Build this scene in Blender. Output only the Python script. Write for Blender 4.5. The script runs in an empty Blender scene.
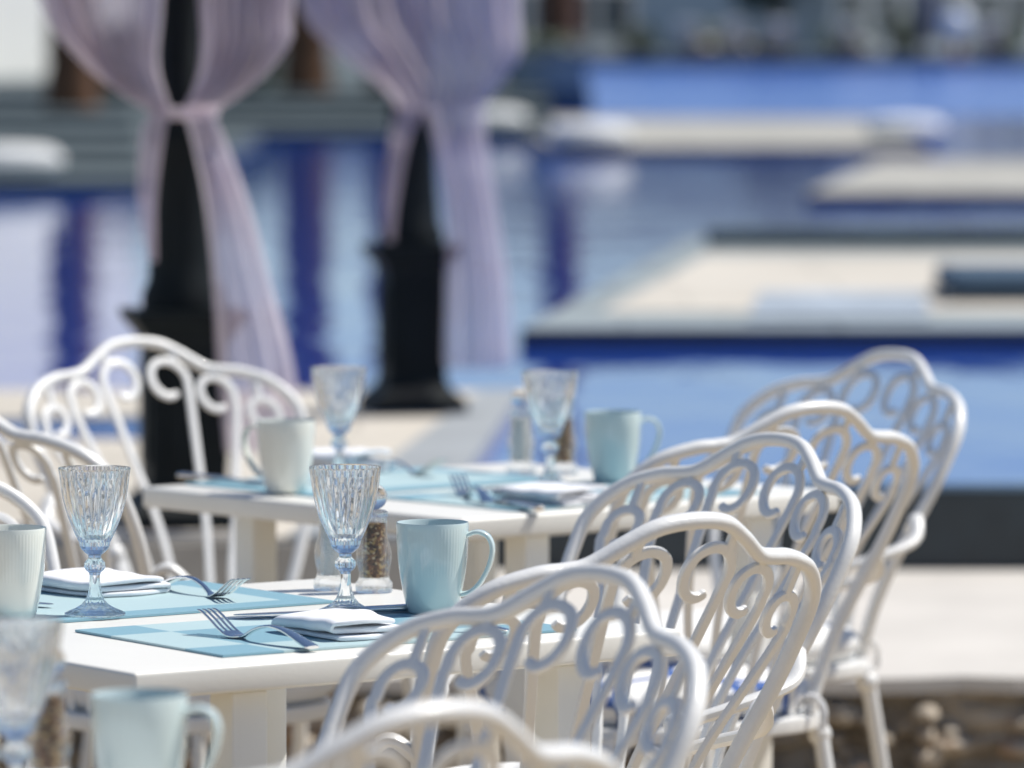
import bpy, math, random
from mathutils import Vector, Matrix
random.seed(7)
scene = bpy.context.scene
COL = scene.collection
F, YH, HC = 5600.0, 28.0, 1.39
PITCH = math.atan((384 - YH) / F)
R = math.radians
PI = math.pi

# ------------------------------------------------------------------ camera
cam_d = bpy.data.cameras.new("camera")
cam = bpy.data.objects.new("camera", cam_d); COL.objects.link(cam)
cam.location = (0, 0, HC); cam.rotation_euler = (PI / 2 - PITCH, 0, 0)
cam_d.sensor_width = 36; cam_d.lens = F / 1024 * 36
cam_d.clip_start = 0.1; cam_d.clip_end = 5000
cam_d.dof.use_dof = True; cam_d.dof.focus_distance = 6.12
cam_d.dof.aperture_fstop = cam_d.lens / 1000 / 0.0385
cam_d.dof.aperture_blades = 0
scene.camera = cam

def P(px, py, z):
    """where the sight line through a pixel of the photo meets height z"""
    d = Vector(((px - 512) / F, 1, -(py - 384) / F))
    c, s = math.cos(-PITCH), math.sin(-PITCH)
    w = Vector((d.x, d.y * c - d.z * s, d.y * s + d.z * c))
    t = (z - HC) / w.z
    return Vector((w.x * t, w.y * t, z))

# ------------------------------------------------------------------ world and sun
SUN_AZ, SUN_EL = R(73), R(57)         # azimuth from +Y towards +X
w = bpy.data.worlds.new("World"); scene.world = w; w.use_nodes = True
nt = w.node_tree
sky = nt.nodes.new("ShaderNodeTexSky"); sky.sky_type = 'NISHITA'; sky.sun_disc = False
sky.sun_elevation = SUN_EL; sky.sun_rotation = SUN_AZ
sky.air_density = 1.0; sky.dust_density = 0.2; sky.altitude = 1500; sky.ozone_density = 3.5
bg = nt.nodes["Background"]; nt.links.new(sky.outputs[0], bg.inputs[0]); bg.inputs[1].default_value = 0.095
sd = bpy.data.lights.new("sun", 'SUN'); so = bpy.data.objects.new("sun", sd); COL.objects.link(so)
sd.energy = 4.9; sd.angle = R(0.55); sd.color = (1.0, 0.955, 0.88)
sv = Vector((math.sin(SUN_AZ) * math.cos(SUN_EL), math.cos(SUN_AZ) * math.cos(SUN_EL), math.sin(SUN_EL)))
so.rotation_euler = sv.to_track_quat('Z', 'Y').to_euler()
so.location = sv * 60

vs = scene.view_settings
scene.display_settings.display_device = 'sRGB'
vs.view_transform = 'Standard'; vs.look = 'None'; vs.gamma = 1; vs.exposure = 0.1
try: vs.use_curve_mapping = False
except Exception: pass
cy = scene.cycles
scene.render.engine = 'CYCLES'
cy.use_denoising = True
try: cy.denoiser = 'OPENIMAGEDENOISE'
except Exception: pass
cy.max_bounces = 14; cy.transmission_bounces = 10; cy.transparent_max_bounces = 20; cy.glossy_bounces = 6
cy.diffuse_bounces = 4; cy.caustics_refractive = True; cy.caustics_reflective = False
cy.sample_clamp_indirect = 4

# ------------------------------------------------------------------ materials
class N:
    def __init__(s, name):
        s.m = bpy.data.materials.new(name); s.m.use_nodes = True
        s.t = s.m.node_tree; s.b = s.t.nodes["Principled BSDF"]; s.out = s.t.nodes["Material Output"]
    def new(s, typ, **kw):
        n = s.t.nodes.new(typ)
        for k, v in kw.items(): setattr(n, k, v)
        return n
    def link(s, a, b): s.t.links.new(a, b)
    def set(s, **kw):
        for k, v in kw.items():
            k = k.replace('_', ' ')
            i = s.b.inputs[k]
            i.default_value = (*v, 1) if isinstance(v, tuple) and len(v) == 3 else v
    def coord(s, kind='Object'):
        return s.new("ShaderNodeTexCoord").outputs[kind]
    def noise(s, scale, detail=4, rough=0.55, vec=None):
        n = s.new("ShaderNodeTexNoise"); n.inputs['Scale'].default_value = scale
        n.inputs['Detail'].default_value = detail; n.inputs['Roughness'].default_value = rough
        s.link(vec if vec else s.coord(), n.inputs['Vector']); return n
    def ramp(s, fac, stops):
        r = s.new("ShaderNodeValToRGB"); e = r.color_ramp.elements
        while len(e) < len(stops): e.new(0.5)
        for k, (p, c) in enumerate(stops): e[k].position = p; e[k].color = (*c, 1)
        s.link(fac, r.inputs[0]); return r.outputs[0]
    def bump(s, h, strength=0.2, dist=0.01):
        b = s.new("ShaderNodeBump"); b.inputs['Strength'].default_value = strength; b.inputs['Distance'].default_value = dist
        s.link(h, b.inputs['Height']); s.link(b.outputs[0], s.b.inputs['Normal']); return b
    def math(s, op, a, b=None):
        n = s.new("ShaderNodeMath", operation=op)
        for k, v in enumerate((a, b)):
            if v is None: continue
            if isinstance(v, (int, float)): n.inputs[k].default_value = v
            else: s.link(v, n.inputs[k])
        return n.outputs[0]

def simple(name, col, rough=0.5, var=0.1, scale=8, bump=0.0, bscale=60, **kw):
    n = N(name); n.set(Roughness=rough, **kw)
    nz = n.noise(scale)
    lo = tuple(max(0, c * (1 - var)) for c in col); hi = tuple(min(1, c * (1 + var)) for c in col)
    n.link(n.ramp(nz.outputs[0], [(0.3, lo), (0.7, hi)]), n.b.inputs['Base Color'])
    if bump:
        n.bump(n.noise(bscale).outputs[0], bump, 0.004)
    return n.m

M = {}
M['paint'] = simple("white_cast_paint", (0.79, 0.785, 0.765), 0.32, 0.03, 14, 0.12, 180, Coat_Weight=0.15)
M['table_paint'] = simple("cream_table_paint", (0.82, 0.803, 0.745), 0.33, 0.02, 6, 0.05, 150)
M['cream'] = simple("pale_cream_glaze", (0.72, 0.74, 0.68), 0.12, 0.03, 20, Coat_Weight=0.6)
M['cloth'] = simple("white_napkin_cloth", (0.83, 0.84, 0.87), 0.85, 0.03, 30, 0.25, 900)
M['cushion'] = simple("white_cushion_fabric", (0.78, 0.78, 0.77), 0.9, 0.05, 9, 0.3, 500)
M['black_strap'] = simple("black_strap", (0.015, 0.016, 0.02), 0.6)
M['iron'] = simple("dark_green_cast_iron", (0.005, 0.009, 0.011), 0.6, 0.25, 9, 0.2, 40, Specular_IOR_Level=0.2)
M['steel'] = simple("polished_steel", (0.80, 0.80, 0.79), 0.2, 0.04, 30, Metallic=1.0)
M['deck'] = simple("beige_deck_stone", (0.60, 0.55, 0.47), 0.75, 0.10, 2.2, 0.3, 30)
M['sand'] = simple('pale_sand_floor', (0.59, 0.55, 0.485), 0.9, 0.08, 2, Specular_IOR_Level=0.1)
M['pale_stone'] = simple("pale_coping_stone", (0.60, 0.565, 0.515), 0.8, 0.10, 3, 0.35, 25)
M['grey_stone'] = simple("grey_coping_stone", (0.34, 0.36, 0.37), 0.7, 0.10, 2, 0.3, 25)
M['riser'] = simple("brown_grey_riser_stone", (0.34, 0.31, 0.27), 0.85, 0.2, 4, 0.3, 25)
M['bank'] = simple("grey_bank_stone", (0.115, 0.14, 0.15), 0.9, 0.12, 0.8, Specular_IOR_Level=0.05)
M['light_bank'] = simple("cream_bank_stone", (0.42, 0.41, 0.375), 0.85, 0.1, 0.8, Specular_IOR_Level=0.1)
M['rim_stone'] = simple('pale_grey_rim_stone', (0.28, 0.32, 0.335), 0.8, 0.1, 1.5, Specular_IOR_Level=0.15)
M['slate'] = simple("wet_dark_slate", (0.018, 0.028, 0.036), 0.35, 0.35, 7, 0.3, 30)
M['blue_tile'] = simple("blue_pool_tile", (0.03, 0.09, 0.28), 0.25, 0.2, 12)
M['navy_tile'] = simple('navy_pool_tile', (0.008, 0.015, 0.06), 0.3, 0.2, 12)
M['navy'] = simple("navy_canvas", (0.02, 0.03, 0.12), 0.8, 0.2, 5)
M['grey_blue'] = simple("slate_blue_canvas", (0.07, 0.12, 0.18), 0.8, 0.15, 5)
M['white_canvas'] = simple("white_canvas", (0.74, 0.74, 0.72), 0.85, 0.04, 5)
M['wood'] = simple("brown_wood", (0.17, 0.08, 0.04), 0.7, 0.3, 10)
M['palm_bark'] = simple("brown_palm_fibre", (0.13, 0.062, 0.03), 0.95, 0.45, 9, 0.8, 14)
M['wall_white'] = simple("white_render_wall", (0.74, 0.73, 0.68), 0.85, 0.04, 1.2)
M['wall_grey'] = simple("grey_blue_render_wall", (0.60, 0.62, 0.64), 0.85, 0.08, 0.6)
M['window'] = simple("dark_window_pane", (0.03, 0.045, 0.06), 0.08, 0.1)
M['bark'] = simple("tree_bark", (0.12, 0.09, 0.065), 0.9, 0.3, 10)
M['pot'] = simple("terracotta", (0.36, 0.15, 0.08), 0.7, 0.15, 8)
M['globe'] = simple("white_globe_plastic", (0.82, 0.84, 0.86), 0.2, 0.02)
for nm, c in (('leaf_dark', (0.05, 0.075, 0.055)), ('leaf_mid', (0.08, 0.115, 0.075)), ('leaf_palm', (0.07, 0.11, 0.04))):
    M[nm] = simple(nm, c, 0.6, 0.5, 3)

def ground_mat():
    n = N("sandy_flagstone_ground"); n.set(Roughness=0.9)
    v = n.new("ShaderNodeTexVoronoi", feature='DISTANCE_TO_EDGE'); v.inputs['Scale'].default_value = 1.6
    n.link(n.coord(), v.inputs['Vector'])
    nz = n.noise(3.0)
    a = n.ramp(nz.outputs[0], [(0.3, (0.32, 0.25, 0.165)), (0.7, (0.46, 0.37, 0.25))])
    j = n.ramp(v.outputs[0], [(0.0, (0.6, 0.56, 0.5)), (0.05, (1, 1, 1))])
    mx = n.new("ShaderNodeMixRGB", blend_type='MULTIPLY'); mx.inputs[0].default_value = 1
    n.link(a, mx.inputs[1]); n.link(j, mx.inputs[2]); n.link(mx.outputs[0], n.b.inputs['Base Color'])
    return n.m
M['ground'] = ground_mat()
def add_joints(m, w_, h_, mortar=0.012, dark=0.72):
    t = m.node_tree; b = t.nodes["Principled BSDF"]; src = b.inputs['Base Color'].links[0].from_socket
    br = t.nodes.new("ShaderNodeTexBrick"); br.inputs['Scale'].default_value = 1; br.inputs['Brick Width'].default_value = w_; br.inputs['Row Height'].default_value = h_; br.inputs['Mortar Size'].default_value = mortar
    br.inputs['Color1'].default_value = (1, 1, 1, 1); br.inputs['Color2'].default_value = (0.88, 0.88, 0.87, 1); br.inputs['Mortar'].default_value = (dark, dark, dark, 1)
    co = t.nodes.new("ShaderNodeTexCoord"); t.links.new(co.outputs['Object'], br.inputs['Vector'])
    mx = t.nodes.new("ShaderNodeMixRGB"); mx.blend_type = 'MULTIPLY'; mx.inputs[0].default_value = 1
    t.links.new(src, mx.inputs[1]); t.links.new(br.outputs[0], mx.inputs[2]); t.links.new(mx.outputs[0], b.inputs['Base Color'])
add_joints(M['deck'], 0.8, 0.5); add_joints(M['sand'], 1.2, 0.8, 0.02, 0.8); add_joints(M['rim_stone'], 0.7, 0.6); add_joints(M['light_bank'], 1.2, 1.2, 0.03); add_joints(M['bank'], 1.5, 0.9, 0.03)

def rubble_mat():
    n = N("brown_rubble_stone"); n.set(Roughness=0.9)
    v = n.new("ShaderNodeTexVoronoi", feature='F1'); v.inputs['Scale'].default_value = 6; v.inputs['Randomness'].default_value = 1
    n.link(n.coord(), v.inputs['Vector'])
    hue = n.ramp(n.noise(5).outputs[0], [(0.25, (0.14, 0.115, 0.09)), (0.42, (0.40, 0.33, 0.25)), (0.55, (0.52, 0.45, 0.36)), (0.68, (0.46, 0.27, 0.14)), (0.8, (0.62, 0.56, 0.48))])
    mx = n.new("ShaderNodeMixRGB", blend_type='MULTIPLY'); mx.inputs[0].default_value = 0.4
    n.link(hue, mx.inputs[1])
    spc = n.new("ShaderNodeSeparateColor"); n.link(v.outputs['Color'], spc.inputs[0]); n.link(spc.outputs[0], mx.inputs[2])
    n.link(mx.outputs[0], n.b.inputs['Base Color'])
    n.bump(n.noise(18, 6).outputs[0], 0.6, 0.02)
    return n.m
M['rubble'] = rubble_mat()

def water_mat(name, col, rough, s1, bstr):
    n = N(name); n.set(Base_Color=col, Roughness=rough, IOR=1.333)
    mp = n.new("ShaderNodeMapping"); mp.inputs['Scale'].default_value = (1.0, 0.45, 1)
    n.link(n.coord(), mp.inputs['Vector'])
    a = n.noise(s1, 3, 0.5, mp.outputs[0])
    n.bump(a.outputs[0], bstr, 0.05)
    return n.m
M['water'] = water_mat("pool_water_surface", (0.016, 0.065, 0.37), 0.04, 2.2, 0.22)
M['water_far'] = water_mat("deep_blue_pool_water", (0.008, 0.085, 0.52), 0.15, 1.2, 1.0)

def mug_mat():
    n = N("aqua_glaze"); n.set(Roughness=0.12, Coat_Weight=0.6)
    co = n.coord(); sp = n.new("ShaderNodeSeparateXYZ"); n.link(co, sp.inputs[0])
    ang = n.math('ARCTAN2', sp.outputs[1], sp.outputs[0])
    rib = n.math('SINE', n.math('MULTIPLY', ang, 64.0))
    msk = n.math('MULTIPLY', n.math('GREATER_THAN', sp.outputs[2], 0.043), n.math('LESS_THAN', sp.outputs[2], 0.096))
    n.bump(n.math('MULTIPLY', rib, msk), 0.13, 0.0005)
    mr = n.new("ShaderNodeMapRange"); mr.inputs[1].default_value = 0; mr.inputs[2].default_value = 0.1
    n.link(sp.outputs[2], mr.inputs[0])
    nz = n.noise(25)
    n.link(n.ramp(n.math('ADD', n.math('MULTIPLY', nz.outputs[0], 0.3), n.math('MULTIPLY', rib, 0.012)),
                  [(0.05, (0.53, 0.63, 0.625)), (0.3, (0.585, 0.675, 0.665))]), n.b.inputs['Base Color'])
    return n.m
M['aqua'] = mug_mat()
def cream_mat():
    n = N("cream_green_glaze"); n.set(Roughness=0.16, Coat_Weight=0.5)
    co = n.coord(); sp = n.new("ShaderNodeSeparateXYZ"); n.link(co, sp.inputs[0])
    ang = n.math('ARCTAN2', sp.outputs[1], sp.outputs[0])
    rib = n.math('SINE', n.math('MULTIPLY', ang, 64.0))
    msk = n.math('MULTIPLY', n.math('GREATER_THAN', sp.outputs[2], 0.043), n.math('LESS_THAN', sp.outputs[2], 0.096))
    n.bump(n.math('MULTIPLY', rib, msk), 0.13, 0.0005)
    n.link(n.ramp(n.noise(25).outputs[0], [(0.3, (0.74, 0.75, 0.68)), (0.7, (0.77, 0.78, 0.71))]), n.b.inputs['Base Color'])
    return n.m
M['cream'] = cream_mat()

def glass_mat(name, col, clear=0.3):
    n = N(name)
    g = n.new("ShaderNodeBsdfGlass"); g.inputs['IOR'].default_value = 1.48; g.inputs['Roughness'].default_value = 0.0
    g.inputs['Color'].default_value = (*col, 1)
    t = n.new("ShaderNodeBsdfTransparent"); t.inputs[0].default_value = (*col, 1)
    mx = n.new("ShaderNodeMixShader"); mx.inputs[0].default_value = clear
    n.link(g.outputs[0], mx.inputs[1]); n.link(t.outputs[0], mx.inputs[2]); n.link(mx.outputs[0], n.out.inputs[0])
    return n.m
M['glass'] = glass_mat("pressed_clear_glass", (0.985, 0.99, 0.992), 0.12)
M['acrylic'] = glass_mat("clear_acrylic", (0.985, 0.99, 0.993), 0.45)

def pepper_mat():
    n = N("peppercorns"); n.set(Roughness=0.7)
    v = n.new("ShaderNodeTexVoronoi"); v.inputs['Scale'].default_value = 400; n.link(n.coord(), v.inputs['Vector'])
    sp = n.new("ShaderNodeSeparateColor"); n.link(v.outputs['Color'], sp.inputs[0])
    n.link(n.ramp(sp.outputs[0], [(0.0, (0.03, 0.018, 0.012)), (0.5, (0.10, 0.045, 0.025)), (0.7, (0.22, 0.10, 0.05)), (0.85, (0.42, 0.29, 0.10)), (1, (0.55, 0.45, 0.3))]), n.b.inputs['Base Color'])
    n.bump(v.outputs['Distance'], -0.8, 0.002)
    return n.m
M['pepper'] = pepper_mat()
M['salt'] = simple("coarse_salt", (0.86, 0.86, 0.82), 0.6, 0.06, 400, 0.6, 500)

def mat_weave(name, swap, L, W, b):
    """woven vinyl with a border of bands; object coords run 0..L, 0..W"""
    n = N(name); n.set(Roughness=0.55)
    sp = n.new("ShaderNodeSeparateXYZ"); n.link(n.coord(), sp.inputs[0])
    def inner(o, l):
        return n.math('MULTIPLY', n.math('GREATER_THAN', o, b), n.math('LESS_THAN', o, l - b))
    ix, iy = inner(sp.outputs[0], L), inner(sp.outputs[1], W)
    # 1 in centre and corners, 0 in the edge bands
    same = n.math('SUBTRACT', 1.0, n.math('ABSOLUTE', n.math('SUBTRACT', ix, iy)))
    if swap:
        same = n.math('SUBTRACT', 1.0, n.math('MULTIPLY', ix, iy))
    wx = n.math('SINE', n.math('MULTIPLY', sp.outputs[0], 2400.0)); wy = n.math('SINE', n.math('MULTIPLY', sp.outputs[1], 2400.0))
    weave = n.math('MULTIPLY', wx, wy)
    mx = n.new("ShaderNodeMixRGB"); n.link(same, mx.inputs[0])
    mx.inputs[1].default_value = (0.47, 0.625, 0.65, 1); mx.inputs[2].default_value = (0.23, 0.42, 0.51, 1)
    m2 = n.new("ShaderNodeMixRGB", blend_type='MULTIPLY'); m2.inputs[0].default_value = 1
    n.link(mx.outputs[0], m2.inputs[1])
    n.link(n.ramp(n.math('ADD', n.math('MULTIPLY', weave, 0.3), 0.5), [(0, (0.86, 0.86, 0.86)), (1, (1, 1, 1))]), m2.inputs[2])
    n.link(m2.outputs[0], n.b.inputs['Base Color'])
    n.bump(weave, 0.3, 0.0006)
    return n.m
ML, MW = 0.45, 0.30
M['mat_a'] = mat_weave("teal_woven_mat", False, ML, MW, 0.075)
M['mat_b'] = mat_weave("pale_woven_mat", True, ML, MW, 0.045)

def print_mat():
    n = N("blue_print_fabric"); n.set(Roughness=0.9)
    v = n.new("ShaderNodeTexVoronoi", feature='DISTANCE_TO_EDGE'); v.inputs['Scale'].default_value = 7
    n.link(n.coord(), v.inputs['Vector'])
    n.link(n.ramp(v.outputs[0], [(0.0, (0.05, 0.11, 0.33)), (0.055, (0.06, 0.13, 0.36)), (0.075, (0.78, 0.78, 0.78))]), n.b.inputs['Base Color'])
    return n.m
M['print'] = print_mat()

def sheer_mat():
    n = N("sheer_lilac_voile")
    tr = n.new("ShaderNodeBsdfTransparent"); tr.inputs[0].default_value = (0.92, 0.88, 0.94, 1)
    tl = n.new("ShaderNodeBsdfTranslucent"); tl.inputs[0].default_value = (0.80, 0.74, 0.785, 1)
    df = n.new("ShaderNodeBsdfDiffuse"); df.inputs[0].default_value = (0.80, 0.74, 0.785, 1)
    m1 = n.new("ShaderNodeMixShader"); m1.inputs[0].default_value = 0.5
    n.link(tl.outputs[0], m1.inputs[1]); n.link(df.outputs[0], m1.inputs[2])
    m2 = n.new("ShaderNodeMixShader")
    nz = n.noise(6)
    n.link(n.ramp(nz.outputs[0], [(0.3, (0.5, 0.5, 0.5)), (0.7, (0.8, 0.8, 0.8))]), m2.inputs[0])
    n.link(tr.outputs[0], m2.inputs[1]); n.link(m1.outputs[0], m2.inputs[2]); n.link(m2.outputs[0], n.out.inputs[0])
    return n.m
M['sheer'] = sheer_mat()

# ------------------------------------------------------------------ mesh helpers
class MB:
    def __init__(s): s.v, s.f = [], []
    def add(s, vs, fs):
        o = len(s.v); s.v += [tuple(p) for p in vs]; s.f += [tuple(i + o for i in f) for f in fs]; return s
    def box(s, x0, x1, y0, y1, z0, z1):
        vs = [(x, y, z) for z in (z0, z1) for y in (y0, y1) for x in (x0, x1)]
        return s.add(vs, [(0, 2, 3, 1), (4, 5, 7, 6), (0, 1, 5, 4), (2, 6, 7, 3), (0, 4, 6, 2), (1, 3, 7, 5)])
    def prism(s, pts, z0, z1):
        """pts: counter-clockwise plan outline"""
        n = len(pts)
        vs = [(x, y, z0) for x, y in pts] + [(x, y, z1) for x, y in pts]
        fs = [tuple(range(n - 1, -1, -1)), tuple(range(n, 2 * n))] + [(i, (i + 1) % n, n + (i + 1) % n, n + i) for i in range(n)]
        return s.add(vs, fs)
    def lathe(s, prof, seg=48, ox=0, oy=0, oz=0, rf=None, closed=True):
        vs, fs = [], []
        for j, (r, z) in enumerate(prof):
            for i in range(seg):
                a = 2 * PI * i / seg
                rr = rf(r, z, a, j) if rf else r
                vs.append((ox + rr * math.cos(a), oy + rr * math.sin(a), oz + z))
        for j in range(len(prof) - 1):
            for i in range(seg):
                k = (i + 1) % seg
                fs.append((j * seg + i, j * seg + k, (j + 1) * seg + k, (j + 1) * seg + i))
        if closed:
            fs.append(tuple(range(seg - 1, -1, -1)))
            b = (len(prof) - 1) * seg; fs.append(tuple(range(b, b + seg)))
        return s.add(vs, fs)
    def sweep(s, path, normals, wid, dep, n=10, power=2.0, taper=None, cap=True):
        """superellipse section: wid across the path (in the surface), dep along the normal"""
        vs, fs = [], []; m = len(path)
        for j in range(m):
            p = path[j]
            t = (path[min(j + 1, m - 1)] - path[max(j - 1, 0)]).normalized()
            nn = normals[j] if isinstance(normals, list) else normals
            nn = (nn - t * nn.dot(t)).normalized(); b = t.cross(nn)
            k = taper[j] if taper else 1.0
            kw, kd = k if isinstance(k, tuple) else (k, k)
            for i in range(n):
                a = 2 * PI * (i + 0.5) / n; c, q = math.cos(a), math.sin(a)
                e = 2.0 / power
                x = math.copysign(abs(c) ** e, c) * wid / 2 * kw; y = math.copysign(abs(q) ** e, q) * dep / 2 * kd
                vs.append(p + b * x + nn * y)
        for j in range(m - 1):
            for i in range(n):
                k = (i + 1) % n
                fs.append((j * n + i, j * n + k, (j + 1) * n + k, (j + 1) * n + i))
        if cap:
            fs.append(tuple(range(n - 1, -1, -1))); b0 = (m - 1) * n; fs.append(tuple(range(b0, b0 + n)))
        return s.add(vs, fs)
    def tube(s, path, r, n=10, taper=None):
        path = [Vector(p) for p in path]
        d = path[-1] - path[0]
        up = Vector((0, 0, 1)) if abs(d.normalized().z) < 0.9 else Vector((0, 1, 0))
        return s.sweep(path, up, 2 * r, 2 * r, n, 2.0, taper)
    def ball(s, c, r, n=12, sz=1.0):
        prof = [(max(1e-4, r * math.sin(PI * k / n)), -r * sz * math.cos(PI * k / n)) for k in range(n + 1)]
        return s.lathe(prof, n * 2, c[0], c[1], c[2])
    def build(s, name, mat, parent=None, smooth=True, bevel=0, sub=0, loc=None, angle=40):
        me = bpy.data.meshes.new(name); me.from_pydata(s.v, [], s.f); me.update()
        o = bpy.data.objects.new(name, me); COL.objects.link(o)
        if mat: me.materials.append(mat)
        if loc is not None: o.location = loc
        if parent: o.parent = parent
        import bmesh
        bm = bmesh.new(); bm.from_mesh(me); bmesh.ops.recalc_face_normals(bm, faces=bm.faces)
        if bevel: bmesh.ops.bevel(bm, geom=bm.edges[:], offset=bevel, segments=3, profile=0.5, affect='EDGES')
        bm.to_mesh(me); bm.free()
        if smooth:
            for p in me.polygons: p.use_smooth = True
            try: me.set_sharp_from_angle(angle=R(angle))
            except Exception: pass
        if sub:
            md = o.modifiers.new("sub", 'SUBSURF'); md.levels = sub; md.render_levels = sub
        return o

def spline(pts, n=8):
    pts = [Vector(p) for p in pts]; out = []
    q = [pts[0] * 2 - pts[1]] + pts + [pts[-1] * 2 - pts[-2]]
    for i in range(1, len(q) - 2):
        a, b, c, d = q[i - 1:i + 3]
        for k in range(n):
            t = k / n
            out.append(0.5 * ((2 * b) + (c - a) * t + (2 * a - 5 * b + 4 * c - d) * t * t + (3 * b - a - 3 * c + d) * t ** 3))
    out.append(pts[-1]); return out

def tag(o, label=None, cat=None, group=None, kind=None):
    if label: o['label'] = label
    if cat: o['category'] = cat
    if group: o['group'] = group
    if kind: o['kind'] = kind
    return o
def thing(name, label, cat, loc=(0, 0, 0), rz=0, group=None):
    o = bpy.data.objects.new(name, None); COL.objects.link(o)
    o.location = loc; o.rotation_euler = (0, 0, rz); o.empty_display_size = 0.1
    return tag(o, label, cat, group)
def dup(root, loc, rz, label, group=None):
    r = root.copy(); COL.objects.link(r); r.location = loc; r.rotation_euler = (0, 0, rz); r['label'] = label
    if group: r['group'] = group
    for ch in list(root.children):
        c = ch.copy(); COL.objects.link(c); c.parent = r
        for g in ch.children:
            d = g.copy(); COL.objects.link(d); d.parent = c
    return r
def struct(o): o['kind'] = 'structure'; return o

# ------------------------------------------------------------------ setting
mb = MB(); mb.add([(-1500, -300, 0), (1500, -300, 0), (1500, 2500, 0), (-1500, 2500, 0)], [(0, 1, 2, 3)])
struct(mb.build("ground", M['ground'], smooth=False))

ZP, ZD, ZW = 0.20, 0.38, 0.345
Y_EDGE, Y_SLATE = 10.3, 12.3
deck_r0 = P(432, 520, ZD); deck_r1 = P(523, 390, ZD)
YD0, YD1 = 11.1, deck_r1.y
# lower paving
mb = MB()
edge = []
for i in range(160):
    x = -7 + 15 * i / 159
    edge.append((x, Y_EDGE - 0.06 + 0.05 * (math.sin(x * 7.1) * 0.4 + math.sin(x * 17.7 + 1) * 0.3 + random.uniform(-.5, .5))))
mb.prism(edge + [(8, Y_SLATE), (-7, Y_SLATE)], ZP - 0.028, ZP)
struct(mb.build("terrace_paving", M['pale_stone'], smooth=False))
# rubble retaining wall under the paving edge
mb = MB()
nx, nz = 300, 16
vs, fs = [], []
for j in range(nz):
    for i in range(nx):
        x = -7 + 15 * i / (nx - 1); z = (ZP - 0.030) * j / (nz - 1)
        r = math.sin(x * 23 + 3 * math.sin(z * 40)) * math.sin(z * 48 + 2 * math.sin(x * 9))
        vs.append((x, Y_EDGE - 0.035 + 0.022 * r + random.uniform(-.008, .008), z))
for j in range(nz - 1):
    for i in range(nx - 1): fs.append((j * nx + i, j * nx + i + 1, (j + 1) * nx + i + 1, (j + 1) * nx + i))
mb.add(vs, fs); mb.box(-7, 8, Y_EDGE + 0.06, Y_EDGE + 0.3, 0, ZP - 0.032)
for k in range(420):
    cx, rz_ = random.uniform(-5, 6), random.uniform(0.008, 0.022); rx_ = rz_ * random.uniform(1.2, 2.6)
    cz = random.uniform(0.03, ZP - 0.035 - rz_); cy_ = Y_EDGE - 0.05
    pr_ = [(max(1e-3, math.sin(PI * q / 7)), -math.cos(PI * q / 7)) for q in range(8)]
    jit = [random.uniform(0.55, 1.25) for _ in range(9)]
    o_ = len(mb.v)
    mb.lathe(pr_, 9, rf=lambda r_, z_, a_, j_: r_ * jit[int(round(a_ / (2 * PI) * 9)) % 9])
    for q in range(o_, len(mb.v)):
        x_, y_, z_ = mb.v[q]; mb.v[q] = (cx + x_ * rx_, cy_ + y_ * 0.07, cz + z_ * rz_)
tag(mb.build("stone_wall", M['rubble']), "low rough brown rubble wall under the pale paving edge behind the chairs", "wall")
# upper deck
mb = MB()
xr = lambda y: deck_r0.x + (deck_r1.x - deck_r0.x) * (y - deck_r0.y) / (deck_r1.y - deck_r0.y)
c0, c1 = P(375, 470, ZD), P(452, 412, ZD)
xc = lambda y: c0.x + (c1.x - c0.x) * (y - c0.y) / (c1.y - c0.y)
mb.prism([(-9, YD0), (xc(YD0), YD0), (xc(YD1), YD1), (-9, YD1)], 0.05, ZD)
struct(mb.build("deck_floor", M['deck'], smooth=False))
mb = MB(); mb.prism([(xc(YD0) + 0.003, YD0), (xr(YD0), YD0), (xr(YD1), YD1), (xc(YD1) + 0.003, YD1)], 0.05, ZD + 0.004)
struct(mb.build("deck_coping", M['grey_stone'], smooth=False))
mb = MB(); mb.box(-9, xr(YD0) - 0.01, YD0 - 0.03, YD0 - 0.003, ZP - 0.01, ZD - 0.012)
struct(mb.build("deck_riser", M['riser'], smooth=False))
a, b = P(60, 439, ZD), P(60, 421, ZD)
mb = MB(); mb.box(-9, P(165, 430, ZD).x, a.y, b.y, ZD - 0.02, ZD + 0.004)
struct(mb.build("water_channel", M['blue_tile'], smooth=False))
# slate overflow wall
mb = MB(); mb.box(xr(Y_SLATE) + 0.005, 10, Y_SLATE, Y_SLATE + 0.16, 0.05, 0.375)
for i in range(14):
    mb.box(0.1 + i * 0.62, 0.1 + i * 0.62 + 0.612, Y_SLATE - 0.012, Y_SLATE - 0.002, ZP + 0.002, 0.365)
tag(mb.build("pool_wall", M['slate'], smooth=False), "dark wet slate overflow wall holding the near edge of the blue pool", "pool wall")
# pool
mb = MB(); mb.add([(-40, YD1 - 0.5, ZW), (-40, 66, ZW), (50, 66, ZW), (50, Y_SLATE + 0.15, ZW), (xr(13), Y_SLATE + 0.15, ZW), (xr(13), YD1 - 0.5, ZW)], [(0, 1, 2, 3, 4, 5)])
wo = struct(mb.build("pool_water", M['water'], smooth=False))
mb = MB(); mb.add([(-60, 66, ZW), (80, 66, ZW), (80, 152, ZW), (-60, 152, ZW)], [(0, 1, 2, 3)])
struct(mb.build("far_pool_water", M['water_far'], smooth=False))

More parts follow.
